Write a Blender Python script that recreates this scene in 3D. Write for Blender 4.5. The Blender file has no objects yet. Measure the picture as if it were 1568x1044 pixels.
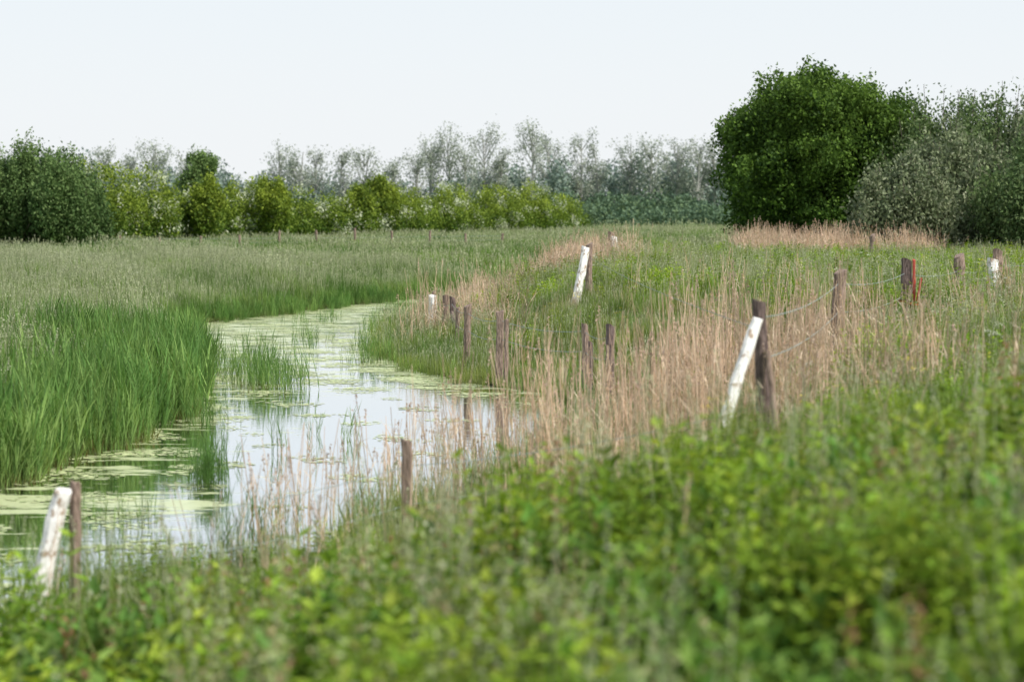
import bpy, math, numpy as np
from mathutils import Vector
rng=np.random.default_rng(7)
sc=bpy.context.scene
COL=sc.collection
sc.view_settings.view_transform='Standard'
try: sc.view_settings.look='None'
except Exception: pass
sc.view_settings.exposure=0

# ------------------------------------------------------------------ terrain
LY=[-40,0,20,30,35,38,40.8,46.6,55.3,65,77.9,85.6,93.7,101.4,108.9,125,150,175,4000]
LX=[-18,-14,-11,-8.6,-7.7,-7.3,-6.9,-6.7,-7.4,-8.8,-11.2,-10.8,-8.5,-6.7,-4.4,-.8,4,9,9]
RY=[-40,0,14,20,25.4,26.8,29.1,32,35.4,40.2,44.5,49.7,53.3,58.5,66.4,83.2,93.7,105.8,120,150,175,4000]
RX=[-8,-7,-6.3,-5.7,-5.0,-3.8,-2.3,-1.4,-.2,.3,1.35,1.3,-.1,-2.3,-3.9,-4.5,-3.3,-1.9,1.4,6.5,11,11]
def Lf(y): return np.interp(y,LY,LX)+.18*np.sin(y*1.1)+.12*np.sin(y*2.7+1)
def Rf(y): return np.interp(y,RY,RX)+.15*np.sin(y*1.3+2)+.12*np.sin(y*2.9)
def sm(a,b,x):
    t=np.clip((x-a)/(b-a),0,1); return t*t*(3-2*t)
def terr(x,y):
    x=np.asarray(x,float); y=np.asarray(y,float)
    L=Lf(y); R=Rf(y)
    zl=np.interp(L-x,[-2,-1,0,.8,3,8,30,60],[-.8,-.6,-.04,.18,.6,.95,1.0,1.0])
    s=x-R; s=np.where(s>0,s-1.5*sm(0,2.5,s)*(1-sm(26,36,y)),s)
    zr=np.interp(s,[-2,-1,0,1.2,3.5,5.5,7,12,40],[-.8,-.6,-.03,.10,.40,1.4,1.68,1.75,1.75])
    z=np.where(x<L,zl,np.where(x>R,zr,np.minimum(zl,zr)))
    f=sm(150,185,y)
    far=1.1+.55*sm(2,14,x)*(1-sm(200,330,y))
    z=z*(1-f)+far*f
    land=sm(0,.3,z)
    z=z+land*(.06*np.sin(x*.9+y*.31)+.05*np.sin(x*.37-y*.53+1)+.03*np.sin(x*2.1+y*1.3))
    return z
def th(x,y): return float(terr(x,y))

# ------------------------------------------------------------------ node helpers
def newmat(name):
    m=bpy.data.materials.new(name); m.use_nodes=True
    nt=m.node_tree; nt.nodes.clear()
    out=nt.nodes.new('ShaderNodeOutputMaterial')
    return m,nt,out
def mixc(nt,fac,a,b,mode='MIX'):
    n=nt.nodes.new('ShaderNodeMix'); n.data_type='RGBA'; n.blend_type=mode
    for s,v in ((n.inputs[0],fac),(n.inputs[6],a),(n.inputs[7],b)):
        if hasattr(v,'is_output') : nt.links.new(v,s)
        elif isinstance(v,(int,float)): s.default_value=v
        else: s.default_value=(*v,1)
    return n.outputs[2]
def attr(nt,name):
    n=nt.nodes.new('ShaderNodeAttribute'); n.attribute_name=name; return n.outputs['Fac']
def noise(nt,scale,detail=3,vec=None,rough=.55):
    n=nt.nodes.new('ShaderNodeTexNoise'); n.inputs['Scale'].default_value=scale; n.inputs['Detail'].default_value=detail
    n.inputs['Roughness'].default_value=rough
    if vec is not None: nt.links.new(vec,n.inputs['Vector'])
    return n.outputs['Fac']
def rng_map(nt,v,a,b,c=0,d=1):
    n=nt.nodes.new('ShaderNodeMapRange'); nt.links.new(v,n.inputs[0])
    for i,k in enumerate((a,b,c,d)): n.inputs[i+1].default_value=k
    return n.outputs[0]
def wpos(nt):
    return nt.nodes.new('ShaderNodeNewGeometry').outputs['Position']
def mapping(nt,vec,scale):
    n=nt.nodes.new('ShaderNodeMapping'); n.inputs['Scale'].default_value=scale
    nt.links.new(vec,n.inputs['Vector']); return n.outputs[0]

def veg(name,base,tip,alt,altf=.5,patch=None,pscale=.25,trans=.35,rough=.6,t0=0.,t1=.7,spec=.12,vr=(.7,1.25),patch2=None,p2=.5):
    m,nt,out=newmat(name)
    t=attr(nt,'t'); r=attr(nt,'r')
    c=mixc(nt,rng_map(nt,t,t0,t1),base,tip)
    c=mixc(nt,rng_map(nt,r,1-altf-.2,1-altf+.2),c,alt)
    P=wpos(nt)
    if patch is not None:
        c=mixc(nt,rng_map(nt,noise(nt,pscale,3,P),.42,.6,0,.8),c,patch)
    if patch2 is not None:
        c=mixc(nt,rng_map(nt,noise(nt,pscale*.6,3,mapping(nt,P,(1,1,1.7))),.52,.68,0,p2),c,patch2)
    oi=nt.nodes.new('ShaderNodeObjectInfo').outputs['Random']
    hs=nt.nodes.new('ShaderNodeHueSaturation')
    nt.links.new(rng_map(nt,oi,0,1,*vr),hs.inputs['Value'])
    nt.links.new(c,hs.inputs['Color']); c=hs.outputs[0]
    p=nt.nodes.new('ShaderNodeBsdfPrincipled'); nt.links.new(c,p.inputs['Base Color'])
    p.inputs['Roughness'].default_value=rough; p.inputs['Specular IOR Level'].default_value=spec
    if trans>0:
        tr=nt.nodes.new('ShaderNodeBsdfTranslucent')
        tr2=mixc(nt,1.,c,(1.15,1.1,.6),'MULTIPLY'); nt.links.new(tr2,tr.inputs['Color'])
        mx=nt.nodes.new('ShaderNodeMixShader'); mx.inputs[0].default_value=trans
        nt.links.new(p.outputs[0],mx.inputs[1]); nt.links.new(tr.outputs[0],mx.inputs[2])
        nt.links.new(mx.outputs[0],out.inputs[0])
    else: nt.links.new(p.outputs[0],out.inputs[0])
    return m

# ------------------------------------------------------------------ mesh accumulator
class Acc:
    def __init__(s): s.v=[];s.f=[];s.t=[];s.r=[];s.m=[]
    def add(s,vs,fs,ts,r,m=0):
        o=len(s.v); s.v+= [tuple(map(float,p)) for p in vs]; s.f+=[tuple(i+o for i in f) for f in fs]
        s.t+=list(ts); s.r+=[r]*len(vs); s.m+=[m]*len(fs)
    def mesh(s,name,mats,smooth=False):
        me=bpy.data.meshes.new(name); me.from_pydata(s.v,[],s.f)
        for m in mats: me.materials.append(m)
        a=me.attributes.new('t','FLOAT','POINT'); a.data.foreach_set('value',np.array(s.t,np.float32))
        a=me.attributes.new('r','FLOAT','POINT'); a.data.foreach_set('value',np.array(s.r,np.float32))
        me.polygons.foreach_set('material_index',np.array(s.m,np.int32))
        if smooth: me.polygons.foreach_set('use_smooth',np.ones(len(s.f),bool))
        me.update(); return me
    def obj(s,name,mats,link=True,smooth=False):
        o=bpy.data.objects.new(name,s.mesh(name,mats,smooth))
        if link: COL.objects.link(o)
        return o
U=lambda a,b: float(rng.uniform(a,b))
def blade(A,x,y,h,w,az,lean,curl,seg=3,m=0,r=None,z0=0):
    d=np.array([math.cos(az),math.sin(az),0]); f=az+math.pi/2+U(-.6,.6)
    sd=np.array([math.cos(f),math.sin(f),0])
    vs=[];ts=[]
    p=np.array([x,y,z0],float)
    for i in range(seg+1):
        t=i/seg; a=lean+curl*t*t
        ww=w*(1-t**1.6)*.5*(0.75 if i==0 else 1)+.0005
        vs+= [p-sd*ww,p+sd*ww]; ts+=[t,t]
        p=p+(d*math.sin(a)+np.array([0,0,math.cos(a)]))*h/seg
    fs=[(2*i,2*i+1,2*i+3,2*i+2) for i in range(seg)]
    A.add(vs,fs,ts,U(0,1) if r is None else r,m)
def stem(A,pts,r0,r1,m=0,r=.5,sides=3,t0=0,t1=1):
    vs=[];ts=[];n=len(pts)
    for i,p in enumerate(pts):
        t=i/(n-1); rad=r0+(r1-r0)*t
        for k in range(sides):
            a=2*math.pi*k/sides
            vs.append((p[0]+rad*math.cos(a),p[1]+rad*math.sin(a),p[2])); ts.append(t0+(t1-t0)*t)
    fs=[(i*sides+k,i*sides+(k+1)%sides,(i+1)*sides+(k+1)%sides,(i+1)*sides+k) for i in range(n-1) for k in range(sides)]
    A.add(vs,fs,ts,r,m)
def leaf(A,p,az,el,l,w,r,m=0,t=1,fold=.25):
    d=np.array([math.cos(az)*math.cos(el),math.sin(az)*math.cos(el),math.sin(el)])
    s=np.array([-math.sin(az),math.cos(az),0]); n=np.cross(d,s); n=n/np.linalg.norm(n)
    if n[2]<0:n=-n
    p=np.array(p,float)
    m1=p+d*l*.45
    vs=[p,m1-n*w*fold,p+d*l-n*l*.12,m1+s*w*.5,m1-s*w*.5]
    A.add(vs,[(0,1,3),(1,2,3),(0,4,1),(1,4,2)],[t]*5,r,m)
def quad(A,p,s,r,m=0,t=1):
    a=rng.normal(size=3);a/=np.linalg.norm(a);b=np.cross(a,rng.normal(size=3));b/=np.linalg.norm(b)
    p=np.array(p)
    A.add([p-a*s,p-b*s*.5,p+a*s,p+b*s*.5],[(0,1,2,3)],[t]*4,r,m)

# ------------------------------------------------------------------ materials
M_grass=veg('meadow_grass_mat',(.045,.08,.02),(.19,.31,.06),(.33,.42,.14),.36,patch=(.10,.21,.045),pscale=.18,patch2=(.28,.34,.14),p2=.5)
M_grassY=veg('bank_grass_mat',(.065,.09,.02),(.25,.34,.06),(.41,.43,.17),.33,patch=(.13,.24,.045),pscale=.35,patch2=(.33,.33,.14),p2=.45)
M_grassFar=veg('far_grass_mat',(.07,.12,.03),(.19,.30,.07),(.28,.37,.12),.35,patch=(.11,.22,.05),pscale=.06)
M_seed=veg('grass_seed_mat',(.2,.27,.1),(.47,.49,.33),(.41,.45,.27),.4,trans=.3)
M_reed=veg('green_reed_mat',(.22,.12,.05),(.12,.235,.055),(.27,.40,.12),.42,patch=(.085,.19,.045),pscale=.35,t0=.06,t1=.34)
M_dry=veg('dry_reed_mat',(.42,.32,.18),(.68,.50,.37),(.76,.62,.47),.4,trans=.25,rough=.7)
M_plume=veg('reed_plume_mat',(.50,.38,.31),(.60,.45,.39),(.46,.34,.29),.4,trans=.4,rough=.9)
M_weedA=veg('nettle_mat',(.07,.14,.02),(.33,.47,.05),(.47,.56,.08),.38,patch=(.18,.33,.04),pscale=.9,trans=.42,vr=(.45,1.25),patch2=(.08,.20,.045),p2=.75)
M_weedB=veg('dock_leaf_mat',(.045,.10,.025),(.14,.28,.055),(.26,.38,.09),.4,trans=.38,vr=(.4,1.3))
M_weedC=veg('grey_weed_mat',(.12,.18,.07),(.36,.42,.20),(.34,.22,.14),.25,trans=.3)
M_redw=veg('sorrel_mat',(.14,.14,.05),(.28,.18,.10),(.30,.15,.09),.4,trans=.3)
M_white=veg('white_blossom_mat',(.6,.62,.5),(.78,.78,.68),(.7,.72,.55),.3,trans=.2)
M_yellow=veg('yellow_flower_mat',(.6,.5,.05),(.75,.62,.06),(.7,.6,.1),.3,trans=.2)
M_pad=veg('duckweed_mat',(.44,.49,.22),(.56,.59,.32),(.38,.46,.2),.4,trans=0,rough=.45)

def treemat(name,dark,mid,light,trans=.3,blossom=None,z0=None,z1=None,sunlit_topc=None):
    m,nt,out=newmat(name)
    r=attr(nt,'r'); c_=attr(nt,'t')
    c=mixc(nt,rng_map(nt,c_,.15,.9),dark,mid)
    c=mixc(nt,rng_map(nt,r,.55,1),c,light)
    if sunlit_topc:  # leaves lighten with height: sunlit crown tops painted into the leaf colour
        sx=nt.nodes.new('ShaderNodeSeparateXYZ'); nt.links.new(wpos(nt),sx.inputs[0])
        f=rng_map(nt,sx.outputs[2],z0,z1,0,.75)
        c=mixc(nt,f,c,mixc(nt,rng_map(nt,c_,.1,.8),c,sunlit_topc))
    if blossom: c=mixc(nt,rng_map(nt,c_,1.5,1.6),c,blossom)
    p=nt.nodes.new('ShaderNodeBsdfPrincipled'); nt.links.new(c,p.inputs['Base Color'])
    p.inputs['Roughness'].default_value=.6; p.inputs['Specular IOR Level'].default_value=.15
    tr=nt.nodes.new('ShaderNodeBsdfTranslucent'); nt.links.new(c,tr.inputs['Color'])
    mx=nt.nodes.new('ShaderNodeMixShader'); mx.inputs[0].default_value=trans
    nt.links.new(p.outputs[0],mx.inputs[1]); nt.links.new(tr.outputs[0],mx.inputs[2]); nt.links.new(mx.outputs[0],out.inputs[0])
    return m
def barkmat(name,a,b,sc_=(8,8,1.2)):
    m,nt,out=newmat(name)
    tc=nt.nodes.new('ShaderNodeTexCoord').outputs['Object']
    f=noise(nt,6,6,mapping(nt,tc,sc_))
    c=mixc(nt,rng_map(nt,f,.35,.65),a,b)
    p=nt.nodes.new('ShaderNodeBsdfPrincipled'); nt.links.new(c,p.inputs['Base Color']); p.inputs['Roughness'].default_value=.85
    bp=nt.nodes.new('ShaderNodeBump'); bp.inputs['Strength'].default_value=.7; bp.inputs['Distance'].default_value=.02
    nt.links.new(f,bp.inputs['Height']); nt.links.new(bp.outputs[0],p.inputs['Normal'])
    nt.links.new(p.outputs[0],out.inputs[0]); return m
M_bark=barkmat('bark_mat',(.06,.05,.035),(.16,.13,.10))
M_barkfar=barkmat('hazed_bark_mat',(.30,.30,.28),(.38,.38,.35))  # pale bark colour stands in for distance haze
M_wood=barkmat('weathered_wood_mat',(.12,.08,.055),(.40,.29,.23))
M_wood2=barkmat('dark_wood_mat',(.06,.04,.035),(.24,.17,.15))
def whitepaint():
    m,nt,out=newmat('peeling_white_paint_mat')
    tc=nt.nodes.new('ShaderNodeTexCoord').outputs['Object']
    f=noise(nt,7,6,mapping(nt,tc,(1.5,1.5,.8)),.65)
    f2=noise(nt,40,3,mapping(nt,tc,(1,1,.2)))
    c=mixc(nt,rng_map(nt,f,.54,.60),(.80,.78,.73),(.34,.25,.17))
    c=mixc(nt,rng_map(nt,f2,.5,.7,0,.4),c,(.5,.42,.35))
    p=nt.nodes.new('ShaderNodeBsdfPrincipled'); nt.links.new(c,p.inputs['Base Color']); p.inputs['Roughness'].default_value=.6
    bp=nt.nodes.new('ShaderNodeBump'); bp.inputs['Strength'].default_value=.6; bp.inputs['Distance'].default_value=.015
    nt.links.new(f,bp.inputs['Height']); nt.links.new(bp.outputs[0],p.inputs['Normal'])
    nt.links.new(p.outputs[0],out.inputs[0]); return m
M_paint=whitepaint()
M_red=barkmat('red_paint_mat',(.42,.05,.03),(.52,.12,.08))
M_wire=barkmat('galvanised_wire_mat',(.20,.26,.24),(.34,.40,.38))

# ------------------------------------------------------------------ ground
def ground():
    ys=np.unique(np.concatenate([np.arange(-40,0,4),np.arange(0,120,.6),np.arange(120,200,2),np.arange(200,500,15),np.array([500,600,800,1100,1600,2500,4000])]))
    offs=np.concatenate([np.arange(0,8,.5),np.arange(8,16,1),np.arange(16,40,3),np.array([45,60,80,120,200,400,800,1600,3000])])
    V=[]
    for y in ys:
        L,R=float(Lf(y)),float(Rf(y))
        xs=np.concatenate([(L-offs)[::-1],np.linspace(L,R,9)[1:-1],R+offs])
        z=terr(xs,np.full_like(xs,y)); V.append(np.stack([xs,np.full_like(xs,y),z],1))
    nx=len(V[0]); V=np.concatenate(V); ny=len(ys)
    fs=[(j*nx+i,j*nx+i+1,(j+1)*nx+i+1,(j+1)*nx+i) for j in range(ny-1) for i in range(nx-1)]
    me=bpy.data.meshes.new('ground'); me.from_pydata(V.tolist(),[],fs)
    me.polygons.foreach_set('use_smooth',np.ones(len(fs),bool))
    m,nt,out=newmat('grassy_ground_mat'); P=wpos(nt)
    c=mixc(nt,rng_map(nt,noise(nt,.05,5,P),.4,.6),(.11,.19,.04),(.17,.25,.06))
    c=mixc(nt,rng_map(nt,noise(nt,3,5,P),.4,.7,0,.7),c,(.06,.08,.025))
    sx=nt.nodes.new('ShaderNodeSeparateXYZ'); nt.links.new(P,sx.inputs[0])
    c=mixc(nt,rng_map(nt,sx.outputs[2],-.05,.35),(.05,.045,.02),c)
    p=nt.nodes.new('ShaderNodeBsdfPrincipled'); nt.links.new(c,p.inputs['Base Color']); p.inputs['Roughness'].default_value=.95
    p.inputs['Specular IOR Level'].default_value=.1
    bp=nt.nodes.new('ShaderNodeBump'); bp.inputs['Strength'].default_value=1; bp.inputs['Distance'].default_value=.15
    nt.links.new(noise(nt,5,5,P),bp.inputs['Height']); nt.links.new(bp.outputs[0],p.inputs['Normal'])
    nt.links.new(p.outputs[0],out.inputs[0])
    me.materials.append(m); o=bpy.data.objects.new('ground',me); COL.objects.link(o)
ground()

def water():
    ys=np.arange(-40,168,.6); V=[];C=[]
    n=21
    for y in ys:
        L,R=float(Lf(y))-.7,float(Rf(y))+.7
        xs=np.linspace(L,R,n)
        for x in xs:
            eL=x-L-.7; eR=R-.7-x
            c=.08*np.exp(-max(eR,0)/.5)+ .07*sm(50,62,y)
            c+= .06*(1-sm(-6.4,-4.4,x))*sm(31,36,y)
            c+= .17*np.exp(-((y-32.8)/1.1)**2)*(1-sm(-4.2,-2.6,x))
            c-= .05*sm(-4.6,-3.4,x)*(1-sm(48,54,y))
            V.append((x,y,0)); C.append(c)
    fs=[(j*n+i,j*n+i+1,(j+1)*n+i+1,(j+1)*n+i) for j in range(len(ys)-1) for i in range(n-1)]
    me=bpy.data.meshes.new('ditch_water'); me.from_pydata(V,[],fs)
    a=me.attributes.new('cov','FLOAT','POINT'); a.data.foreach_set('value',np.array(C,np.float32))
    m,nt,out=newmat('ditch_water_mat'); P=wpos(nt)
    cov=attr(nt,'cov')
    nz=noise(nt,1.2,9,mapping(nt,P,(.5,1.5,1)),.7)
    ad=nt.nodes.new('ShaderNodeMath'); ad.operation='ADD'; nt.links.new(nz,ad.inputs[0]); nt.links.new(cov,ad.inputs[1])
    mask=rng_map(nt,ad.outputs[0],.585,.635)
    g=nt.nodes.new('ShaderNodeBsdfGlossy'); g.inputs['Roughness'].default_value=.04; g.inputs['Color'].default_value=(.98,.99,1,1)
    bp=nt.nodes.new('ShaderNodeBump'); bp.inputs['Strength'].default_value=.12; bp.inputs['Distance'].default_value=.02
    nt.links.new(noise(nt,4,3,P),bp.inputs['Height']); nt.links.new(bp.outputs[0],g.inputs['Normal'])
    d=nt.nodes.new('ShaderNodeBsdfDiffuse'); d.inputs['Color'].default_value=(.08,.085,.05,1)
    lw=nt.nodes.new('ShaderNodeFresnel'); lw.inputs['IOR'].default_value=1.33
    pw=nt.nodes.new('ShaderNodeMath'); pw.operation='POWER'; nt.links.new(lw.outputs[0],pw.inputs[0]); pw.inputs[1].default_value=.11
    mx=nt.nodes.new('ShaderNodeMixShader'); nt.links.new(pw.outputs[0],mx.inputs[0]); nt.links.new(d.outputs[0],mx.inputs[1]); nt.links.new(g.outputs[0],mx.inputs[2])
    al=nt.nodes.new('ShaderNodeBsdfPrincipled'); al.inputs['Roughness'].default_value=.3
    nt.links.new(mixc(nt,noise(nt,9,4,P),(.38,.44,.18),(.74,.76,.48)),al.inputs['Base Color'])
    mx2=nt.nodes.new('ShaderNodeMixShader'); nt.links.new(mask,mx2.inputs[0]); nt.links.new(mx.outputs[0],mx2.inputs[1]); nt.links.new(al.outputs[0],mx2.inputs[2])
    nt.links.new(mx2.outputs[0],out.inputs[0])
    me.materials.append(m); o=bpy.data.objects.new('ditch_water',me); COL.objects.link(o)
water()

# ------------------------------------------------------------------ scatter
def scatter(name,protos,xy,scl,zoff=0,tilt=.12,zs=None):
    n=len(xy)
    if n==0: return
    xy=np.asarray(xy,float)
    z=terr(xy[:,0],xy[:,1]) if zs is None else zs
    P=np.stack([xy[:,0],xy[:,1],z+zoff],1).astype(np.float32)
    me=bpy.data.meshes.new(name); me.vertices.add(n); me.vertices.foreach_set('co',P.ravel())
    rot=np.stack([rng.normal(0,tilt,n),rng.normal(0,tilt,n),rng.uniform(0,6.283,n)],1).astype(np.float32)
    scl=np.asarray(scl,float)
    if scl.ndim==1: scl=np.stack([scl,scl,scl],1)
    for k,v in (('rot',rot),('scl',scl.astype(np.float32))):
        a=me.attributes.new(k,'FLOAT_VECTOR','POINT'); a.data.foreach_set('vector',v.ravel())
    a=me.attributes.new('idx','INT','POINT'); a.data.foreach_set('value',rng.integers(0,len(protos),n).astype(np.int32))
    me.update()
    o=bpy.data.objects.new(name,me); COL.objects.link(o)
    c=bpy.data.collections.new(name+'_parts')
    for p in protos: c.objects.link(p)
    ng=bpy.data.node_groups.new(name+'_nodes','GeometryNodeTree')
    ng.interface.new_socket('Geometry',in_out='INPUT',socket_type='NodeSocketGeometry')
    ng.interface.new_socket('Geometry',in_out='OUTPUT',socket_type='NodeSocketGeometry')
    N=ng.nodes; gi=N.new('NodeGroupInput'); go=N.new('NodeGroupOutput')
    ci=N.new('GeometryNodeCollectionInfo'); ci.inputs['Collection'].default_value=c
    ci.inputs['Separate Children'].default_value=True; ci.inputs['Reset Children'].default_value=True
    ip=N.new('GeometryNodeInstanceOnPoints'); ip.inputs['Pick Instance'].default_value=True
    def na(nm,ty):
        q=N.new('GeometryNodeInputNamedAttribute'); q.data_type=ty; q.inputs['Name'].default_value=nm
        return [s for s in q.outputs if s.enabled and s.name=='Attribute'][0]
    e=N.new('FunctionNodeEulerToRotation')
    Lk=ng.links.new
    Lk(gi.outputs[0],ip.inputs['Points']); Lk(ci.outputs[0],ip.inputs['Instance'])
    Lk(na('rot','FLOAT_VECTOR'),e.inputs[0]); Lk(e.outputs[0],ip.inputs['Rotation'])
    Lk(na('scl','FLOAT_VECTOR'),ip.inputs['Scale']); Lk(na('idx','INT'),ip.inputs['Instance Index'])
    Lk(ip.outputs[0],go.inputs[0])
    md=o.modifiers.new('scatter','NODES'); md.node_group=ng
    return o

def tuft(name,mats,n,R,h0,h1,w,lean=.25,curl=.7,seeds=0,seg=3):
    A=Acc()
    for i in range(n):
        a=U(0,6.28); q=R*math.sqrt(U(0,1)); x,y=q*math.cos(a),q*math.sin(a)
        blade(A,x,y,U(h0,h1),w*U(.7,1.3),U(0,6.28),abs(rng.normal(0,lean)),U(0,curl),seg)
    for i in range(seeds):
        a=U(0,6.28); q=R*math.sqrt(U(0,1)); x,y=q*math.cos(a),q*math.sin(a)
        h=h1*U(.95,1.3); az=U(0,6.28); ln=U(0,.2)
        tx,ty=x+h*ln*math.cos(az),y+h*ln*math.sin(az)
        stem(A,[(x,y,0),((x+tx)/2,(y+ty)/2,h*.52),(tx,ty,h)],w*.25,w*.15,1,U(0,1))
        for k in range(5):
            quad(A,(tx+U(-.015,.015),ty+U(-.015,.015),h*(1-.03*k)),w*1.3,U(0,1),1)
    return A.obj(name,mats,False)
def reedclump(name,n,R,h0,h1,w,mat=None):
    A=Acc()
    for i in range(n):
        a=U(0,6.28); q=R*math.sqrt(U(0,1)); x,y=q*math.cos(a),q*math.sin(a); h=U(h0,h1)
        az=U(0,6.28); ln=U(0,.12); r=U(0,1)
        stem(A,[(x,y,-.1),(x+h*.4*ln*math.cos(az),y+h*.4*ln*math.sin(az),h*.5),(x+h*ln*math.cos(az),y+h*ln*math.sin(az),h*.85)],.006,.003,0,r)
        for k in range(5):
            t=.15+.17*k
            blade(A,x+h*t*ln*math.cos(az),y+h*t*ln*math.sin(az),h*U(.3,.5),w*U(.7,1.2),U(0,6.28),U(.15,.5),U(.2,.9),3,0,r,z0=h*t)
    zz=np.array([v[2] for v in A.v]); A.t=list(np.clip(zz/h1,0,1))
    return A.obj(name,[mat or M_reed],False)
def dryreed(name,n,R,h0,h1,pl=.3):
    A=Acc()
    for i in range(n):
        a=U(0,6.28); q=R*math.sqrt(U(0,1)); x,y=q*math.cos(a),q*math.sin(a); h=U(h0,h1)
        az=U(0,6.28); ln=abs(rng.normal(0,.10)); r=U(0,1); bd=U(0,.06)
        c,s=math.cos(az),math.sin(az)
        pts=[(x+h*(ln*t+bd*t*t)*c,y+h*(ln*t+bd*t*t)*s,h*t) for t in (0,.33,.66,1)]
        stem(A,pts,.0065,.004,0,r)
        tx,ty,tz=pts[-1]
        if U(0,1)<pl:
            for k in range(12):
                u=U(0,1); quad(A,(tx+U(-.022,.022)*(.4+u)+c*.03*u,ty+U(-.022,.022)*(.4+u)+s*.03*u,tz+.04-.2*u),.022,U(0,1),1)
        for k in range(2):
            t=U(.15,.8); blade(A,x+h*ln*t*c,y+h*ln*t*s,U(.2,.45),.012,U(0,6.28),U(.3,1.2),U(.3,1.4),3,0,U(0,1),z0=h*t)
    return A.obj(name,[M_dry,M_plume],False)
def weed(name,mat,ns,h0,h1,L,pairs=9,R=.18,top=None,el=(-.4,.5)):
    A=Acc()
    for i in range(ns):
        a=U(0,6.28); q=R*math.sqrt(U(0,1)); x,y=q*math.cos(a),q*math.sin(a); h=U(h0,h1)
        az=U(0,6.28); ln=U(0,.3); c,s=math.cos(az),math.sin(az)
        P=lambda t:(x+h*ln*t*t*c,y+h*ln*t*t*s,h*t)
        stem(A,[P(0),P(.35),P(.7),P(1)],.005,.0025,0,.2)
        tw=U(0,3)
        for k in range(pairs):
            t=.12+.88*(k+1)/pairs; l=L*(1.15-.6*t)*U(.8,1.2)
            for j in (0,1):
                leaf(A,P(t),tw+k*1.4+j*math.pi+U(-.3,.3),U(*el)+(.5*(t>.85)),l,l*U(.45,.65),U(0,1),0,.3+.7*t)
        if top is not None and U(0,1)<.8:
            p=P(1)
            for k in range(14): quad(A,(p[0]+U(-.03,.03),p[1]+U(-.03,.03),p[2]+U(-.1,.14)),.018,U(0,1),1)
    return A.obj(name,[mat]+([top] if top else []),False)
def flower(name,mat,h,rad,k,s,n=3):
    A=Acc()
    for i in range(n):
        x,y=U(-.15,.15),U(-.15,.15); hh=h*U(.8,1.15)
        stem(A,[(x,y,0),(x+.02,y,hh*.5),(x+.03,y+.02,hh)],.004,.002,1,.5)
        for _ in range(k):
            a=U(0,6.28);q=rad*math.sqrt(U(0,1))
            c=(x+.03+q*math.cos(a),y+.02+q*math.sin(a),hh+U(-.01,.02)-q*.2)
            A.add([(c[0]+s*math.cos(b),c[1]+s*math.sin(b),c[2]+U(-.3,.3)*s) for b in (0,1.05,2.1,3.15,4.2,5.25)],[(0,1,2,3,4,5)],[1]*6,U(0,1),0)
    return A.obj(name,[mat,M_grassY],False)

def wedge(n,y0,y1,k=.25,pad=1.2):
    y=np.sqrt(rng.uniform(y0*y0,y1*y1,n)); x=rng.uniform(-1,1,n)*(k*y+pad); return x,y
def lump(x,y,f=1.,s=0):
    return .5+.2*np.sin(x*f*1.3+y*f*.41+s)+.17*np.sin(x*f*.57-y*f*.93+2*s+1.3)+.13*np.sin(x*f*2.9+y*f*1.7+s)
def sel(x,y,m): return np.stack([x[m],y[m]],1)

# protos
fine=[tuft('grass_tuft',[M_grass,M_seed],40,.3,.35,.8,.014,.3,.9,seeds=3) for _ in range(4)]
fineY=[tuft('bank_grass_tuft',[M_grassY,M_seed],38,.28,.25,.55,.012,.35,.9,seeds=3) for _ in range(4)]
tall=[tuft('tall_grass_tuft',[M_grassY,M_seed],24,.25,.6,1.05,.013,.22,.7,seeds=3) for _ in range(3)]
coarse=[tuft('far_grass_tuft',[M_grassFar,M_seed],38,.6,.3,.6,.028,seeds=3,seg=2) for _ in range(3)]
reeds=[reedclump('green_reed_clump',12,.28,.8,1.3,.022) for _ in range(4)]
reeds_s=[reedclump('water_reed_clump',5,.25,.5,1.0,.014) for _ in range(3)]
dry=[dryreed('dry_reed_clump',9,.35,1.1,2.1) for _ in range(6)]
dryshort=[tuft('dry_grass_tuft',[M_dry,M_plume],20,.28,.35,.8,.008,.3,.6,seeds=5) for _ in range(3)]
wA=[weed('nettle_clump',M_weedA,6,.55,1.0,L_,n_) for L_,n_ in ((.10,12),(.13,10),(.16,9),(.12,11))]
wB=[weed('dock_clump',M_weedB,5,.5,.85,.19,8,el=(-.1,.9)) for _ in range(3)]
wC=[weed('grey_weed_clump',M_weedC,7,.6,1.05,.07,10,top=M_weedC) for _ in range(3)]
wR=[weed('sorrel_clump',M_redw,3,.6,.95,.08,6,top=M_redw) for _ in range(2)]
wA2=[weed('leafy_weed_clump',M_weedA,7,.4,.8,.12,7,R=.3) for _ in range(3)]
fW=[flower('cow_parsley_flower',M_white,.75,.05,16,.010) for _ in range(3)]
fY=[flower('buttercup_flower',M_yellow,.6,.06,5,.018) for _ in range(3)]

# left meadow
x,y=wedge(42000,24,125); s=Lf(y)-x; m=(s>.6)
xy=sel(x,y,m); scatter('meadow_grass',fine,xy,rng.uniform(.7,1.3,len(xy))*(.6+.8*lump(xy[:,0],xy[:,1],.5)))
x,y=wedge(42000,110,300,.26); s=Lf(y)-x; m=(s>1.0)|(y>170)|(x>Rf(y)+1)
xy=sel(x,y,m); scatter('far_meadow_grass',coarse,xy,rng.uniform(.6,1.3,len(xy))*(.6+.8*lump(xy[:,0],xy[:,1],.25)))
x,y=wedge(14000,300,700,.26); xy=sel(x,y,x>-1e9); scatter('distant_meadow_grass',coarse,xy,rng.uniform(1.4,2.4,len(xy)))
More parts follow.
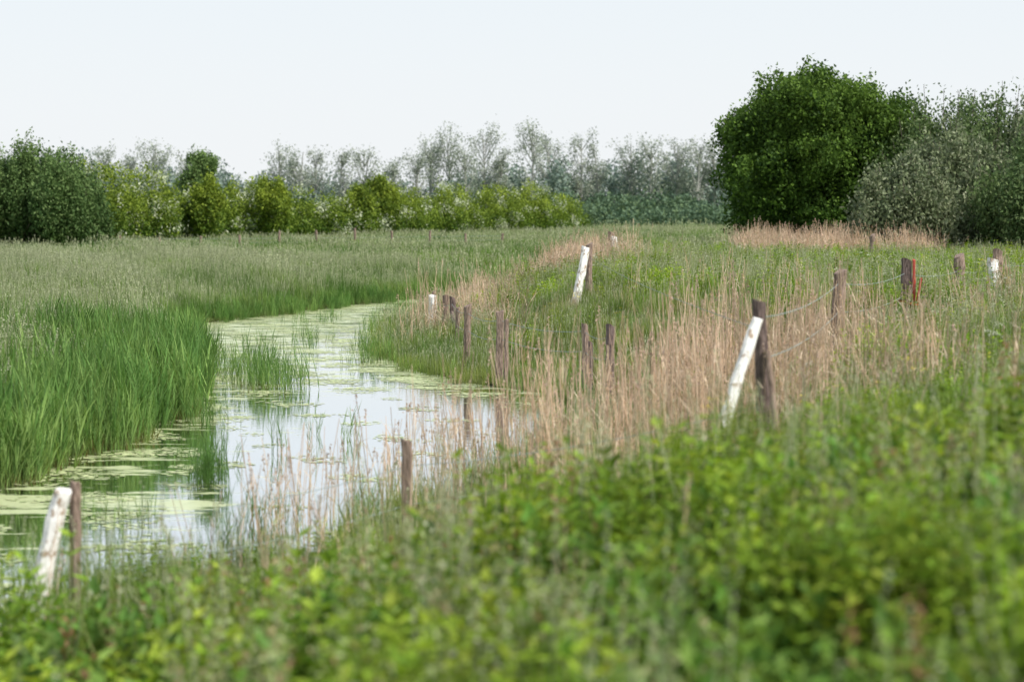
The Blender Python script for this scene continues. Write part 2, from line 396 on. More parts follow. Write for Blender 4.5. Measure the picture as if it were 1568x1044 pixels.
# right bank grass
x,y=wedge(42000,13,115); s=x-Rf(y); m=(s>.1)
xy=sel(x,y,m); scatter('bank_grass',fineY,xy,rng.uniform(.55,1.25,len(xy))*(.55+.8*lump(xy[:,0],xy[:,1],.8))*(.6+.4*sm(26,34,xy[:,1])))
x,y=wedge(5200,28,110); m=(x-Rf(y)>2.5)&(lump(x,y,.7,5)>.46)
xy=sel(x,y,m); scatter('tall_bank_grass',tall,xy,rng.uniform(.5,.9,len(xy)))
# reeds at the left waterside, thinning into the meadow
n=4800; y=rng.uniform(22,112,n); o_=-rng.exponential(1.7,n)+.25; x=Lf(y)+o_
m=(o_>-7)&(lump(x,y,.9)>.34*(o_<-1))&((y<68)|(rng.uniform(0,1,n)<.5)); xy=sel(x,y,m)
sc_=rng.uniform(.6,1.2,len(xy))*np.interp(Lf(xy[:,1])-xy[:,0],[0,2,7],[1.05,.95,.7])*(1-.5*sm(56,76,xy[:,1]))
scatter('green_reeds',reeds,xy,sc_,tilt=.13,zs=np.maximum(terr(xy[:,0],xy[:,1]),-.15))
def strip(n,y0,y1,edge,a,b):
    y=rng.uniform(y0,y1,n); o=rng.uniform(a,b,n); return edge(y)+o,y
x,y=strip(900,24,118,Rf,-.45,1.6); m=lump(x,y,1.4)>.45; xy=sel(x,y,m)
scatter('waterside_reeds',reeds_s,xy,rng.uniform(.4,.8,len(xy)),tilt=.1,zs=np.maximum(terr(xy[:,0],xy[:,1]),-.1))
isl=[(-5.5,55,.9,2.6,60,.95),(-6.6,60,.7,3.,30,.95),(-4.4,35.2,.28,.35,28,.7),(-5.8,45,.5,1.6,14,.8),(-3.4,42,.8,2.,7,.7),(-4.9,31,.6,1.,6,.6),
     (-2.9,30.6,.5,.7,10,.6),(-3.6,63,.8,2,16,.8),(-6,72,.6,4,16,.7),(-7,86,1.2,3,14,.7),(-4.6,94,.8,5,18,.8),(-4.9,38.5,.5,1.5,8,.6),(-7.2,50,.4,2.5,16,.9)]
X=[];S=[]
for cx,cy,rx,ry,n,sv in isl:
    for _ in range(n):
        X.append((cx+rng.normal(0,rx*.5),cy+rng.normal(0,ry*.5))); S.append(sv*U(.7,1.15))
X=np.array(X); scatter('water_reed_clumps',reeds_s,X,S,tilt=.1,zs=np.full(len(X),-.05))
# dry reeds on right bank
N_=70000; xx=rng.uniform(-6,13,N_); yy=rng.uniform(25,75,N_); s=xx-Rf(yy)
ll=np.clip(lump(xx,yy,1.5)*1.9-.35,.08,1.2)
d1=np.exp(-((s-3.4)/1.3)**2)*sm(27.5,31,yy)*(1-sm(38,50,yy))*ll
d2=np.exp(-((s-1.8)/1.0)**2)*np.clip(lump(xx,yy,1.1,3)*2-.9,0,1)
d3=np.exp(-((xx-4.3)/1.2)**2)*np.exp(-((yy-31)/2.5)**2)*ll
d4=sm(4,6,s)*sm(28,34,yy)*(1-sm(55,70,yy))*np.clip(lump(xx,yy,.9,6)*2-.7,0,1)
m=rng.uniform(0,1,N_)<(d1*.12+d2*.016+d3*.06+d4*.008)
xy=sel(xx,yy,m); sR=xy[:,0]-Rf(xy[:,1]); hz=rng.uniform(.8,1.35,len(xy))*np.interp(sR,[3,5.5,7],[1,.72,.55])
scatter('dry_reeds',dry,xy,np.stack([np.ones(len(xy))]*2+[hz],1),tilt=.06)
x,y=wedge(9000,26,130); s=x-Rf(y); m=(s>.3)&(s<11)&(lump(x,y,.9,2)>.6)
xy=sel(x,y,m); scatter('dead_grass',dryshort,xy,rng.uniform(.5,.95,len(xy)))
x,y=strip(80,28.5,37,Rf,-1.2,.6); xy=np.stack([x,y],1)
thin=[dryreed('thin_reed_clump',3,.3,.9,1.5,.1) for _ in range(3)]
scatter('dry_water_reeds',thin,xy,rng.uniform(.7,1.1,80),zs=np.full(80,-.05))
a=np.stack([rng.normal(2.2,1.1,380),rng.uniform(84,112,380)],1)
b=np.stack([rng.uniform(10.5,18.5,600),rng.uniform(102,120,600)],1)
c=np.stack([rng.normal(-1.2,.8,90),rng.uniform(66,92,90)],1)
xy=np.concatenate([a,b,c]); scatter('dry_reed_patches',dry,xy,np.stack([np.ones(len(xy))*1.3]*2+[rng.uniform(.4,.9,len(xy))],1),tilt=.14)
# foreground weeds, height follows the overgrown bank
def fgh(x,y):
    top=np.interp(x,[-3,-1.8,-.54,.44,1.2,2,3,4],[1.42,1.70,1.95,2.16,2.36,2.48,2.60,2.68])
    return np.clip((top-terr(x,y))/.85,.4,1.3)
x,y=wedge(2500,6.5,17,.26,.8); s=x-Rf(y); m=(s>.3); k=lump(x,y,1.9,.5)
xy=sel(x,y,m&(k>.42)); scatter('nettles',wA,xy,rng.uniform(.45,1.22,len(xy))*fgh(xy[:,0],xy[:,1]))
xy=sel(x,y,m&(k<=.48)&(k>.22)); scatter('dock_plants',wB,xy,rng.uniform(.5,1.2,len(xy))*fgh(xy[:,0],xy[:,1]))
x,y=wedge(360,7,17,.26,.8); m=(x-Rf(y)>.3)&(lump(x,y,1.1,3)>.52)
xy=sel(x,y,m); scatter('grey_weeds',wC,xy,rng.uniform(.75,1.15,len(xy))*fgh(xy[:,0],xy[:,1]))
x,y=wedge(40,8,20,.26,.8); m=(x-Rf(y)>.8)
xy=sel(x,y,m); scatter('sorrel',wR,xy,rng.uniform(.8,1.15,len(xy))*fgh(xy[:,0],xy[:,1]))
x,y=wedge(700,7,24,.26,.8); m=(x-Rf(y)>.3)&(lump(x,y,1.5,8)>.42)
xy=sel(x,y,m); scatter('tall_grass',tall,xy,rng.uniform(.7,1.15,len(xy))*fgh(xy[:,0],xy[:,1])*np.where(xy[:,1]>17,.75,1))
x,y=wedge(90,12,26,.24,.5); m=(x-Rf(y)>1.5)
xy=sel(x,y,m); scatter('dry_foreground_stalks',thin,xy,rng.uniform(.5,.85,len(xy))*fgh(xy[:,0],np.minimum(xy[:,1],17)),tilt=.15)
x,y=wedge(2600,16,28,.26,1); m=(x-Rf(y)>.6)&(lump(x,y,1.2,1)>.4)
xy=sel(x,y,m); scatter('bank_weeds',wA2,xy,rng.uniform(.3,.66,len(xy)))
x,y=wedge(10000,29,112,.26,1); m=(x-Rf(y)>2.2)&(lump(x,y,.6,1)>.52)
xy=sel(x,y,m); scatter('leafy_weeds',[o.copy() for o in wA2],xy,rng.uniform(.5,1.25,len(xy)))
# flowers
x,y=wedge(1700,18,120,.26,1); m=((x-Rf(y)>4)|(Lf(y)-x>4))&(lump(x,y,.5,4)>.6)
xy=sel(x,y,m); scatter('cow_parsley',fW,xy,rng.uniform(.7,1.2,len(xy)))
x,y=wedge(1200,24,110,.26,1); m=((x-Rf(y)>3)|(Lf(y)-x>5))&(lump(x,y,.5,6)>.5)
xy=sel(x,y,m); scatter('buttercups',fY,xy,rng.uniform(.7,1.,len(xy)))
# floating duckweed pads
A=Acc()
for _ in range(22):
    a=U(0,6.28);q=.35*math.sqrt(U(0,1));cx,cy=q*math.cos(a),q*math.sin(a);rr=U(.02,.055)
    n=7; A.add([(cx+rr*math.cos(2*math.pi*k/n)*U(.8,1.1),cy+rr*math.sin(2*math.pi*k/n)*U(.8,1.1),U(0,.002)) for k in range(n)],[tuple(range(n))],[1]*n,U(0,1))
pad=A.obj('duckweed_cluster',[M_pad],False)
y=rng.uniform(24,115,6500); x=Lf(y)+rng.uniform(0,1,6500)*(Rf(y)-Lf(y)); 
e=np.minimum(x-Lf(y),Rf(y)-x)
m=(lump(x,y,2.2,.7)+.2*np.exp(-e/.5)+.08*(y>54)-.16*((x>-4.4)&(y<52)))>.68
xy=sel(x,y,m); scatter('floating_duckweed',[pad],xy,rng.uniform(.5,1.5,len(xy)),tilt=0,zs=np.full(len(xy),.006))

# ------------------------------------------------------------------ trees
def crown(blobs,ncl,per,size,clr,seedv,up=0.,blossom=0.,pw=.35):
    g=np.random.default_rng(seedv)
    B=np.array(blobs,float); vol=(B[:,3]*B[:,4]+B[:,4]*B[:,5]+B[:,3]*B[:,5]); pr=vol/vol.sum()
    bi=g.choice(len(B),ncl,p=pr); d=g.normal(size=(ncl,3)); d/=np.linalg.norm(d,axis=1)[:,None]
    ph=g.uniform(0,6,(len(B),3))
    bump=1+.10*np.sin(d[:,0]*5+ph[bi,0])*np.sin(d[:,2]*6+ph[bi,1])+.06*np.sin(d[:,1]*9+d[:,2]*8+ph[bi,2])
    rad=(g.uniform(.15,1,ncl)**pw)*bump*g.uniform(.92,1.04,ncl)
    c=B[bi,:3]+d*rad[:,None]*B[bi,3:6]
    cr=g.uniform(0,1,ncl)*.5+.5*g.uniform(0,1,len(B))[bi]
    if blossom>0:
        bm=(g.uniform(0,1,ncl)<blossom)&((np.sin(c[:,0]*1.7+1)*np.sin(c[:,2]*2.3+c[:,0]*.6)*np.sin(c[:,1]*.21))>.15); cr=np.where(bm,2,cr)
    n=ncl*per
    off=g.normal(size=(n,3))*clr; off[:,2]*=(1+up)
    p=np.repeat(c,per,0)+off; cc=np.repeat(cr,per)
    a=g.normal(size=(n,3)); a[:,2]+=up; a/=np.linalg.norm(a,axis=1)[:,None]
    b=np.cross(a,g.normal(size=(n,3))); b/=np.linalg.norm(b,axis=1)[:,None]
    s=(size*g.uniform(.6,1.3,n))[:,None]
    V=np.stack([p-a*s*.5,p-b*s*.28,p+a*s*.5,p+b*s*.28],1).reshape(-1,3)
    return V,np.repeat(cc,4),np.repeat(g.uniform(0,1,n),4)
def lumps(main,k,r0,r1,seedv,zmin=None,el=1.,out_=(.85,1.04)):
    g=np.random.default_rng(seedv); out=list(main); M=np.array(main)
    pr=M[:,3]*M[:,5]; pr=pr/pr.sum()
    for i in range(k):
        b=M[g.choice(len(M),p=pr)]; d=g.normal(size=3); d/=np.linalg.norm(d); d[2]=abs(d[2])*1.0 if g.uniform()<.75 else d[2]
        c=b[:3]+d*b[3:6]*g.uniform(*out_); r=g.uniform(r0,r1)
        if zmin is not None and c[2]<zmin: continue
        out.append((c[0],c[1],c[2],r,r,r*el))
    return out
def limbs(A,base,h,r,blobs,nl,seedv):
    g=np.random.default_rng(seedv)
    bx,by,bz=base
    top=(bx+g.normal(0,.3),by+g.normal(0,.3),bz+h)
    pts=[(bx,by,bz-.3),(bx+g.normal(0,.1),by,bz+h*.3),(bx+g.normal(0,.2),by,bz+h*.65),top]
    stem(A,pts,r,r*.35,1,.5,8)
    for i in range(nl):
        B=blobs[g.integers(len(blobs))]
        t=g.uniform(.15,.75); k=np.array(pts[1])*(1-t)+np.array(pts[3])*t
        e=np.array(B[:3])+g.normal(size=3)*np.array(B[3:6])*.45
        mid=(k+e)/2+np.array([0,0,.12*np.linalg.norm(e-k)])
        stem(A,[tuple(k),tuple(mid),tuple(e)],r*.4*(1-t*.5),r*.08,1,.5,6)
def bigmesh(name,A,V,t,rr,mats):
    nv0=len(A.v); me=bpy.data.meshes.new(name)
    n4=len(V)//4
    co=np.concatenate([np.array(A.v,float).reshape(-1,3),V]).astype(np.float32)
    loops=[i for f in A.f for i in f]; lens=[len(f) for f in A.f]
    li=np.concatenate([np.array(loops,np.int32),np.arange(n4*4,dtype=np.int32)+nv0]).astype(np.int32)
    ln=np.concatenate([np.array(lens,np.int32),np.full(n4,4,np.int32)]).astype(np.int32)
    st=(np.cumsum(ln)-ln).astype(np.int32)
    me.vertices.add(len(co)); me.vertices.foreach_set('co',co.ravel())
    me.loops.add(len(li)); me.loops.foreach_set('vertex_index',li)
    me.polygons.add(len(ln)); me.polygons.foreach_set('loop_start',st)
    for m in mats: me.materials.append(m)
    me.polygons.foreach_set('material_index',np.concatenate([np.ones(len(lens),np.int32),np.zeros(n4,np.int32)]))
    me.update(calc_edges=True); me.validate()
    a=me.attributes.new('t','FLOAT','POINT'); a.data.foreach_set('value',np.concatenate([np.array(A.t,float),t]).astype(np.float32))
    a=me.attributes.new('r','FLOAT','POINT'); a.data.foreach_set('value',np.concatenate([np.array(A.r,float),rr]).astype(np.float32))
    o=bpy.data.objects.new(name,me); COL.objects.link(o); return o
def tree(name,blobs,ncl,per,size,clr,mat,base,h,r,nl,seedv,bark=None,**kw):
    A=Acc() 
    bs=base if isinstance(base,list) else [base]
    for i,b in enumerate(bs): limbs(A,b,h,r,blobs,nl,seedv+i)
    V,t,rr=crown(blobs,ncl,per,size,clr,seedv,**kw)
    return bigmesh(name,A,V,t,rr,[mat,bark or M_bark])
T_dark=treemat('dark_tree_leaf_mat',(.025,.06,.012),(.07,.14,.02),(.15,.26,.035),z0=4,z1=12,sunlit_topc=(.18,.28,.045))
T_hedge=treemat('hawthorn_leaf_mat',(.04,.09,.015),(.12,.21,.025),(.25,.33,.045),blossom=(.62,.66,.46),z0=2.2,z1=5.8,sunlit_topc=(.38,.45,.055))  # sunlit tips over dark bottoms, painted by height
T_will=treemat('willow_leaf_mat',(.05,.10,.03),(.11,.19,.055),(.22,.31,.11),z0=4,z1=9,sunlit_topc=(.22,.32,.10))
T_grey=treemat('grey_willow_leaf_mat',(.12,.16,.075),(.22,.26,.13),(.38,.41,.26))
T_gw=treemat('green_willow_leaf_mat',(.07,.12,.04),(.14,.21,.07),(.26,.33,.14))
T_far=treemat('hazed_leaf_mat',(.28,.32,.26),(.35,.39,.30),(.43,.46,.35),trans=.2)  # aerial haze painted in as a paler, greyer leaf colour
T_far2=treemat('hazed_wood_leaf_mat',(.17,.23,.20),(.23,.30,.24),(.30,.36,.27),trans=.15)  # woodland leaf colour lightened to suggest haze
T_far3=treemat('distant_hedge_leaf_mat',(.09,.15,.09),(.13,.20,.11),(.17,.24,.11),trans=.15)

bl=[(15.6,131,6.4,4.0,4.2,4.2),(17.2,130,6.8,4.2,4.2,4.0),(14.2,130,5.0,2.8,4,3.0),(19,130,5.4,3.0,4,3.3),(16.2,129,8.6,2.7,2.8,2.4),(17.5,130.5,3.4,4.8,4.4,2.2),(13.9,130,7.6,1.8,2.6,1.9),(19.1,130,7.8,1.8,2.4,1.9),(20.3,131,6.2,2.0,2.4,2.2)]
bl=lumps(bl,130,.45,1.3,3,2.5,1.,(.92,1.15))
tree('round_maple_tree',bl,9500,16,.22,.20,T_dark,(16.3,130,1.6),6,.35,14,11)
def willow(name,cx,cy,w,h,seedv,mat,ncl=3500,per=12,size=.20,dome=.45,nsp=46,rs=1.):
    g=np.random.default_rng(seedv); z=th(cx,cy)
    B=[(cx,cy,z+h*.30,w*.48,w*.4,h*.30)]
    for i in range(nsp):   # upright sprays fanning out from the stool
        a=g.uniform(0,6.28); q=w*.5*math.sqrt(g.uniform(0,1)); hh=h*g.uniform(.72,1.0)*(1-dome*(q/(w*.5))**2.2)
        r=g.uniform(.3,.75)*w/7*rs; B.append((cx+q*math.cos(a),cy+q*math.sin(a),z+hh*.60,r*1.4,r*1.4,hh*.38))
    A=Acc()
    for b in B[1:]:
        p0=(cx+(b[0]-cx)*.25,cy+(b[1]-cy)*.25,z-.1); p1=(cx+(b[0]-cx)*.7,cy+(b[1]-cy)*.7,z+(b[2]-z)*.6); p2=(b[0],b[1],b[2]+b[5]*1.02)
        stem(A,[p0,p1,p2],.07,.012,1,.5,5)
    V,t,rr=crown(B,ncl,per,size,.17,seedv,up=.9,pw=.5)
    return bigmesh(name,A,V,t,rr,[mat,M_bark])
willow('grey_willow_bush',17.8,110,5.5,5.2,21,T_grey,3200)
willow('grey_willow_bush',20.8,114,6.5,7.0,22,T_grey,4200)
willow('grey_willow_bush',24.5,108,7.5,7.0,23,T_gw,5000)
willow('grey_willow_bush',30,112,9,8,24,T_grey,3600)
willow('willow_bush',22.5,126,7,9.4,25,T_gw,3800)
willow('willow_bush',28.5,126,8,10.0,26,T_grey,4600)
willow('willow_bush',25.6,130,7,9.8,27,T_gw,4000)
willow('willow_tree',-36,172,12.5,8.8,31,T_will,11500,13,.24,.22,70,.65)
willow('willow_tree',-43.5,176,11,9.2,32,T_will,6000,13,.24,.3)
willow('willow_tree',-31,171,5,5.8,33,T_will,3000,13,.24,.5)
# hedgerow
g=np.random.default_rng(5); B=[]
def hp(u): return -36+43.5*u, 186+114*u
def hh_(u): return (5.1+.6*math.sin(u*9+1)+.4*math.sin(u*23)+.3*math.sin(u*51))*(1-.12*u)
for i in range(240):
    u=(i+g.uniform(0,1))/240; hx,hy=hp(u); hx+=g.normal(0,.4); hy+=g.normal(0,1.5)
    h=hh_(u)*g.uniform(.72,.93)
    B.append((hx,hy,1.0+h*.45,g.uniform(1.3,2.6),g.uniform(1.5,2.5),h*.5))
for i in range(560):
    u=g.uniform(0,1); hx,hy=hp(u); h=(hh_(u)+.1)*g.uniform(.35,1.13); r=g.uniform(.25,.8)
    B.append((hx+g.normal(0,.5),hy-g.uniform(0,2.6),1+h-r*.8,r*g.uniform(.8,1.7),r,r*g.uniform(.7,1.5)))
A=Acc()
for i in range(60):
    hx,hy=hp(i/59); limbs(A,(hx,hy,.9),2.6,.09,[(hx,hy,3.0,1.5,1.5,1.3)],4,i)
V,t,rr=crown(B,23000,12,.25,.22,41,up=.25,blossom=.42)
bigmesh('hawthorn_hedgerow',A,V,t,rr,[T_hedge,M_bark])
tree('alder_tree',lumps([(-29.8,232,7.6,1.1,1.5,2.1),(-30.4,232,6,1.5,1.6,2.),(-29,232,8.3,.8,1,1.1),(-30.6,232,8.9,.5,.6,.8),(-29.9,232,4,2,2,2)],20,.25,.6,5,5,1.5,(.95,1.3)),1100,12,.27,.2,T_will,(-29.8,232,1),7,.16,8,51,up=.4)
for i,(hx,hy,hh) in enumerate([(-21,215,6.6),(-26,205,6.0),(-13.5,245,7.2),(-15.5,238,6.2)]):
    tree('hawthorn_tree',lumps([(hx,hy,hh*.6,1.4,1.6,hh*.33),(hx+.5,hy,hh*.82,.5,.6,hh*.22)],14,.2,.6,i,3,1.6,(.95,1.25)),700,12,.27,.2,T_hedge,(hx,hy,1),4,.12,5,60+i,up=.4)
B=[]
for i in range(26):
    u=i/25; B.append((9+g.normal(0,1)+u*40,330+g.normal(0,6),1.1+1.2,g.uniform(2,4),3,g.uniform(1.2,2.4)))
V,t,rr=crown(B,2600,10,.5,.5,43); bigmesh('scrub_bushes',Acc(),V,t,rr,[T_far3,M_bark])
B=[]
for i in range(200):
    xx_=-170+330*i/199+g.normal(0,2); h=(9.2+1.8*math.sin(xx_*.05)+g.uniform(-2.5,3.2)); B.append((xx_,500+g.normal(0,8),1+h*.5,g.uniform(1.8,5),5,h*.52))
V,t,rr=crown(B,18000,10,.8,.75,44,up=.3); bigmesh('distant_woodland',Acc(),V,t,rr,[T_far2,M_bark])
B=[]
for i in range(40):
    xx_=6+70*i/39+g.normal(0,1); h=g.uniform(3.5,6.3); B.append((xx_,400+g.normal(0,4),1+h*.45,g.uniform(2,4),3,h*.5))
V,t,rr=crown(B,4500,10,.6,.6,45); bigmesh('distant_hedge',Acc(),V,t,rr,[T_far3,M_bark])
# distant poplars
A=Acc(); VV=[];TT=[];RR=[]
pop=[(-83,16,6),(-77,15,6),(-71,17,7),(-64,15,6),(-47,17,6),(-43,16,5),(-40,15.5,5),(-34,16,5),(-30,15.5,6),(-24,13.5,5),(-19.5,15,6),(-16,18,6),(-12.6,19.5,7),(-9.3,16.5,5),
     (-5.5,20,8),(-2.2,16.5,4),(4,20,8),(7.5,18.5,6),(14,19.2,7.5),(17,17.5,5),(24,18,7),(28,17.5,7),(33.5,18,7),(37.5,17.5,6),(41,17.5,6),(47,18,6),(53,17,6),(60,16,6),(70,17,6),(82,17,6),(-95,15,6),(-103,14,6),(-115,15,6),(95,16,6),(110,17,6)]
for i,(px,h,w) in enumerate(pop):
    g2=np.random.default_rng(100+i); py=485+g2.uniform(-8,8)
    stem(A,[(px,py,0),(px+g2.normal(0,.3),py,h*.5),(px+g2.normal(0,.5),py,h*.97)],.30,.08,1,.5,6)
    tips=[]
    for k in range(24):
        t0=g2.uniform(.2,.85); a=g2.uniform(0,6.28); l=w*.55*g2.uniform(.5,1)*(1.1-abs(t0-.5))
        p0=np.array([px,py,h*t0]); p1=p0+np.array([math.cos(a)*l*.5,math.sin(a)*l*.5,l*.75]); p2=p0+np.array([math.cos(a)*l*.85,math.sin(a)*l*.85,l*1.5])
        p2[2]=min(p2[2],h*1.04); stem(A,[tuple(p0),tuple(p1),tuple(p2)],.12,.04,1,.5,4)
        tips+= [p1,p2,(p1+p2)/2,p2*.5+p1*.5+g2.normal(0,.5,3),p2+g2.normal(0,.5,3)]
    tips=np.array(tips); n=len(tips)*14
    p=np.repeat(tips,14,0)+g2.normal(size=(n,3))*.6
    a=g2.normal(size=(n,3)); a/=np.linalg.norm(a,axis=1)[:,None]; b=np.cross(a,g2.normal(size=(n,3))); b/=np.linalg.norm(b,axis=1)[:,None]
    s=.42*g2.uniform(.6,1.3,n)[:,None]
    VV.append(np.stack([p-a*s*.5,p-b*s*.3,p+a*s*.5,p+b*s*.3],1).reshape(-1,3)); TT.append(np.repeat(g2.uniform(0,1,n),4)); RR.append(np.repeat(g2.uniform(0,1,n),4))
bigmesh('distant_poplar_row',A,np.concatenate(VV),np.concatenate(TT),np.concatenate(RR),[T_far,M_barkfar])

# ------------------------------------------------------------------ fences
def pole(name,p0,p1,r0,r1,mat,parent,seedv=0,sides=9,square=False,bend=.0):
    g=np.random.default_rng(seedv); p0=Vector(p0); p1=Vector(p1); L=(p1-p0).length
    q=(p1-p0).to_track_quat('Z','Y'); n=11; vs=[];fs=[]
    ph=g.uniform(0,6); jx=np.cumsum(g.normal(0,.08,n+1))*r0; jy=np.cumsum(g.normal(0,.08,n+1))*r0
    for i in range(n+1):
        t=i/n; r=(r0+(r1-r0)*t)*(1+g.normal(0,.05))
        bx=bend*math.sin(math.pi*t)+jx[i]; by=jy[i]
        for k in range(sides):
            a=2*math.pi*k/sides+ph
            rr=r*(1+g.normal(0,.05))
            if square: rr=r*min(1.25,1/max(abs(math.cos(a)),abs(math.sin(a))))*(1+g.normal(0,.03))
            z=L*t+(g.uniform(-.02,.02) if i==n else 0)+(.4*r*math.cos(a+1) if i==n else 0)
            vs.append((rr*math.cos(a)+bx,rr*math.sin(a)+by,z))
    fs=[(i*sides+k,i*sides+(k+1)%sides,(i+1)*sides+(k+1)%sides,(i+1)*sides+k) for i in range(n) for k in range(sides)]
    fs.append(tuple(n*sides+k for k in range(sides))); fs.append(tuple(reversed(range(sides))))
    me=bpy.data.meshes.new(name); me.from_pydata(vs,[],fs); me.materials.append(mat)
    o=bpy.data.objects.new(name,me); o.location=p0; o.rotation_mode='QUATERNION'; o.rotation_quaternion=q
    COL.objects.link(o); o.parent=parent; return o
def empty(name):
    e=bpy.data.objects.new(name,None); e.empty_display_size=.3; COL.objects.link(e); return e
def wire(name,pts,parent,r=.005):
    A=Acc()
    for a,b in zip(pts[:-1],pts[1:]):
        a=np.array(a);b=np.array(b); P=[]
        for i in range(9):
            t=i/8; p=a*(1-t)+b*t; p[2]-=.10*4*t*(1-t); P.append(p)
        d=(b-a)/np.linalg.norm(b-a); s=np.cross(d,[0,0,1]); s/=np.linalg.norm(s); u=np.cross(s,d)
        vs=[]
        for p in P:
            for k in range(4):
                an=math.pi/2*k; vs.append(p+(s*math.cos(an)+u*math.sin(an))*r)
        A.add(vs,[(i*4+k,i*4+(k+1)%4,(i+1)*4+(k+1)%4,(i+1)*4+k) for i in range(8) for k in range(4)],[0]*len(vs),.5)
    o=A.obj(name,[M_wire]); o.parent=parent
F1=empty('waterside_fence')
posts1=[(-4.03,22.2,1.50,.055,M_wood),(-1.13,25.9,1.53,.06,M_wood),(1.95,48,1.72,.085,M_wood2),(1.5,50,1.65,.07,M_wood),(-.28,55,1.70,.085,M_wood),(-1.1,59,1.68,.085,M_wood),(-1.75,70,1.48,.09,M_wood2),(-1.98,72.5,1.44,.09,M_wood),(-2.4,74.5,1.50,.07,M_wood2),(-.1,54.4,1.55,.05,M_wood),(-1.5,66,1.35,.06,M_wood),(1.62,49.6,1.3,.045,M_wood2)]
for i,(x_,y_,zt,r_,m_) in enumerate(posts1):
    g3=np.random.default_rng(i); z0=min(th(x_,y_),.6)-.3
    pole('post_%d'%i,(x_+g3.normal(0,.03),y_,z0),(x_,y_,zt),r_*1.05,r_,m_,F1,i,10,square=i in(1,4))
pole('white_brace_1',(-4.40,21.6,-.1),(-4.10,22.0,1.44),.10,.085,M_paint,F1,31,bend=.02)
pole('white_post_2',(-2.46,73.8,-.1),(-2.44,73.9,1.40),.13,.12,M_paint,F1,32)
pole('brown_brace_1',(-1.5,69,.0),(-1.75,70,1.2),.07,.06,M_wood2,F1,33)
for j,k in enumerate((0,.42)):
    wire('wire_%d'%(2*j+1),[(-4.03,22.26,1.1-k),(-1.13,25.96,1.25-k),(2.72,26.07,1.9-k*.5)],F1,.004)
    wire('wire_%d'%(2*j+2),[(1.95,48.07,1.5-k),(1.5,50.07,1.5-k),(-.28,55.07,1.5-k),(-1.1,59.07,1.5-k),(-1.75,70.07,1.3-k),(-2.4,74.57,1.2-k)],F1,.006)
F2=empty('pasture_fence')
posts2=[(2.72,26,3.02,.07,M_wood2),(5.15,38,3.05,.105,M_wood),(8.15,50,2.97,.11,M_wood2),(11.1,60,2.88,.13,M_wood),(12.15,60.5,3.0,.12,M_wood),(2.15,67.6,3.06,.10,M_wood),(4.75,115,2.95,.16,M_wood),(14.9,100,3.0,.10,M_wood)]
for i,(x_,y_,zt,r_,m_) in enumerate(posts2):
    pole('post_%d'%i,(x_+.02*(-1)**i,y_,th(x_,y_)-.3),(x_,y_,zt),r_*1.05,r_,m_,F2,50+i,10,square=i in(0,2))
pole('white_brace_1',(2.08,24.9,1.3),(2.63,25.85,2.82),.075,.06,M_paint,F2,61,bend=.04)
pole('white_brace_2',(1.72,66.5,1.35),(1.98,67.3,2.98),.13,.11,M_paint,F2,62)
pole('white_brace_3',(11.95,59.6,1.65),(12.1,60.2,2.78),.16,.14,M_paint,F2,63)
pole('white_brace_4',(4.95,114,1.4),(4.8,114.6,2.75),.18,.16,M_paint,F2,64)
pole('brown_stay',(2.84,25.6,1.3),(2.74,25.9,2.5),.035,.03,M_wood,F2,65)
pole('red_bar_1',(8.30,49.85,1.7),(8.28,49.88,2.98),.03,.03,M_red,F2,66,6)
pole('red_bar_2',(8.33,49.8,2.0),(8.42,49.8,2.6),.025,.025,M_red,F2,67,6)
pole('red_bar_3',(7.95,49.76,2.15),(8.5,49.76,1.98),.03,.03,M_red,F2,68,6)
w=[(2.72,26.07,2.85),(5.15,38.1,2.85),(8.15,50.1,2.7),(11.1,60.1,2.5),(12.15,60.6,2.62),(30,72,2.6)]
wire('wire_1',w,F2,.005); wire('wire_2',[(a,b,c-.45) for a,b,c in w],F2,.005)
wire('wire_3',[(2.72,26.07,2.7),(2.15,67.6,2.7),(4.75,115,2.6)],F2,.004)
F3=empty('far_field_fence')
for i in range(16):
    x_=-42+i*2.75; y_=168+i*1.2
    z=th(x_,y_); pole('post_%d'%i,(x_,y_,z-.2),(x_+.05*math.sin(i*3),y_,z+1.25+.22*math.sin(i*7)),.10,.09,M_wood,F3,80+i,7)
for k in (.7,1.0): wire('wire_%d'%(k*10),[(-42,168,1.0+k),(-42+15*2.75,186,1.05+k)],F3,.008)

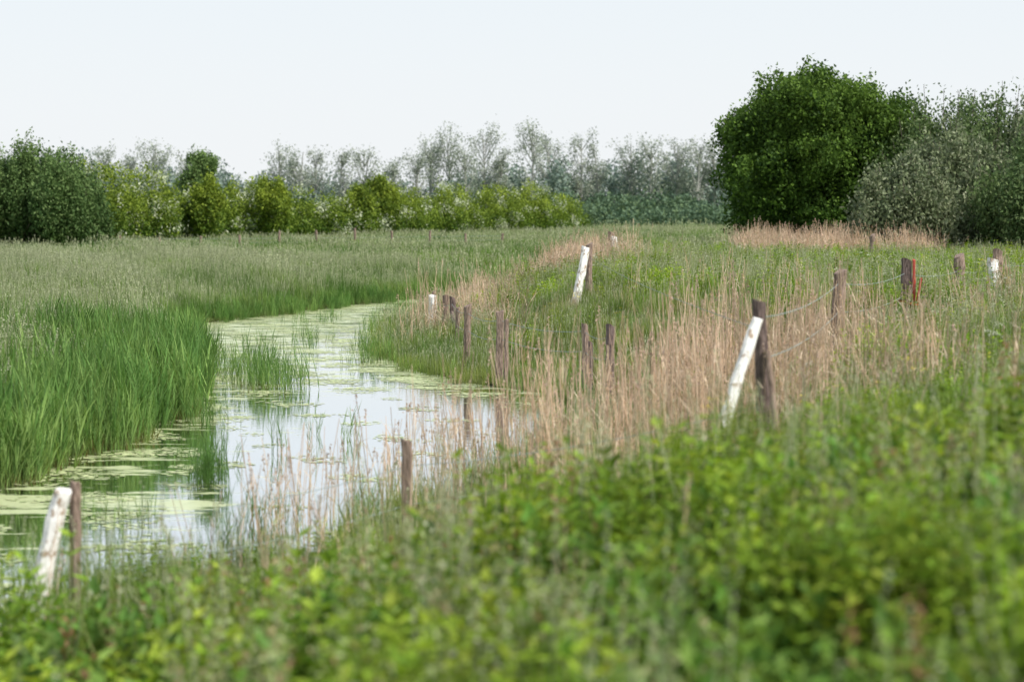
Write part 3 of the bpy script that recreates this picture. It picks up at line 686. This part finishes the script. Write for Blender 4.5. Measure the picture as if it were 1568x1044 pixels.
# ------------------------------------------------------------------ light, sky, camera
az=math.radians(118); el=math.radians(50)
d=Vector((math.sin(az)*math.cos(el),math.cos(az)*math.cos(el),math.sin(el)))
ld=bpy.data.lights.new('sun','SUN'); ld.energy=4.9; ld.angle=math.radians(3); ld.color=(1,.96,.89)
lo=bpy.data.objects.new('sun',ld); lo.rotation_mode='QUATERNION'; lo.rotation_quaternion=d.to_track_quat('Z','Y'); lo.location=(30,-20,60); COL.objects.link(lo)
W=bpy.data.worlds.new('World'); sc.world=W; W.use_nodes=True; nt=W.node_tree; nt.nodes.clear()
out=nt.nodes.new('ShaderNodeOutputWorld'); bg=nt.nodes.new('ShaderNodeBackground'); bg.inputs[1].default_value=.12
sky=nt.nodes.new('ShaderNodeTexSky'); sky.sky_type='NISHITA'; sky.sun_disc=False; sky.sun_elevation=el; sky.sun_rotation=az; sky.dust_density=3
nt.links.new(sky.outputs[0],bg.inputs[0])
bg2=nt.nodes.new('ShaderNodeBackground'); bg2.inputs[1].default_value=1.08
tc=nt.nodes.new('ShaderNodeTexCoord'); sp=nt.nodes.new('ShaderNodeSeparateXYZ'); nt.links.new(tc.outputs['Generated'],sp.inputs[0])
cr=nt.nodes.new('ShaderNodeValToRGB'); nt.links.new(sp.outputs[2],cr.inputs[0])
e=cr.color_ramp.elements; e[0].position=0; e[0].color=(.93,.95,.965,1); e[1].position=.75; e[1].color=(.34,.44,.58,1)
q=cr.color_ramp.elements.new(.10); q.color=(.84,.90,.945,1)
nt.links.new(cr.outputs[0],bg2.inputs[0])
mx=nt.nodes.new('ShaderNodeMixShader'); mx.inputs[0].default_value=.88
nt.links.new(bg.outputs[0],mx.inputs[1]); nt.links.new(bg2.outputs[0],mx.inputs[2]); nt.links.new(mx.outputs[0],out.inputs[0])

cd=bpy.data.cameras.new('camera'); cd.lens=85; cd.sensor_width=36; cd.clip_end=6000; cd.clip_start=.1
cd.dof.use_dof=True; cd.dof.focus_distance=60; cd.dof.aperture_fstop=1.6
co=bpy.data.objects.new('camera',cd); co.location=(0,0,4); co.rotation_euler=(math.radians(90-3.09),0,0); COL.objects.link(co)
sc.camera=co
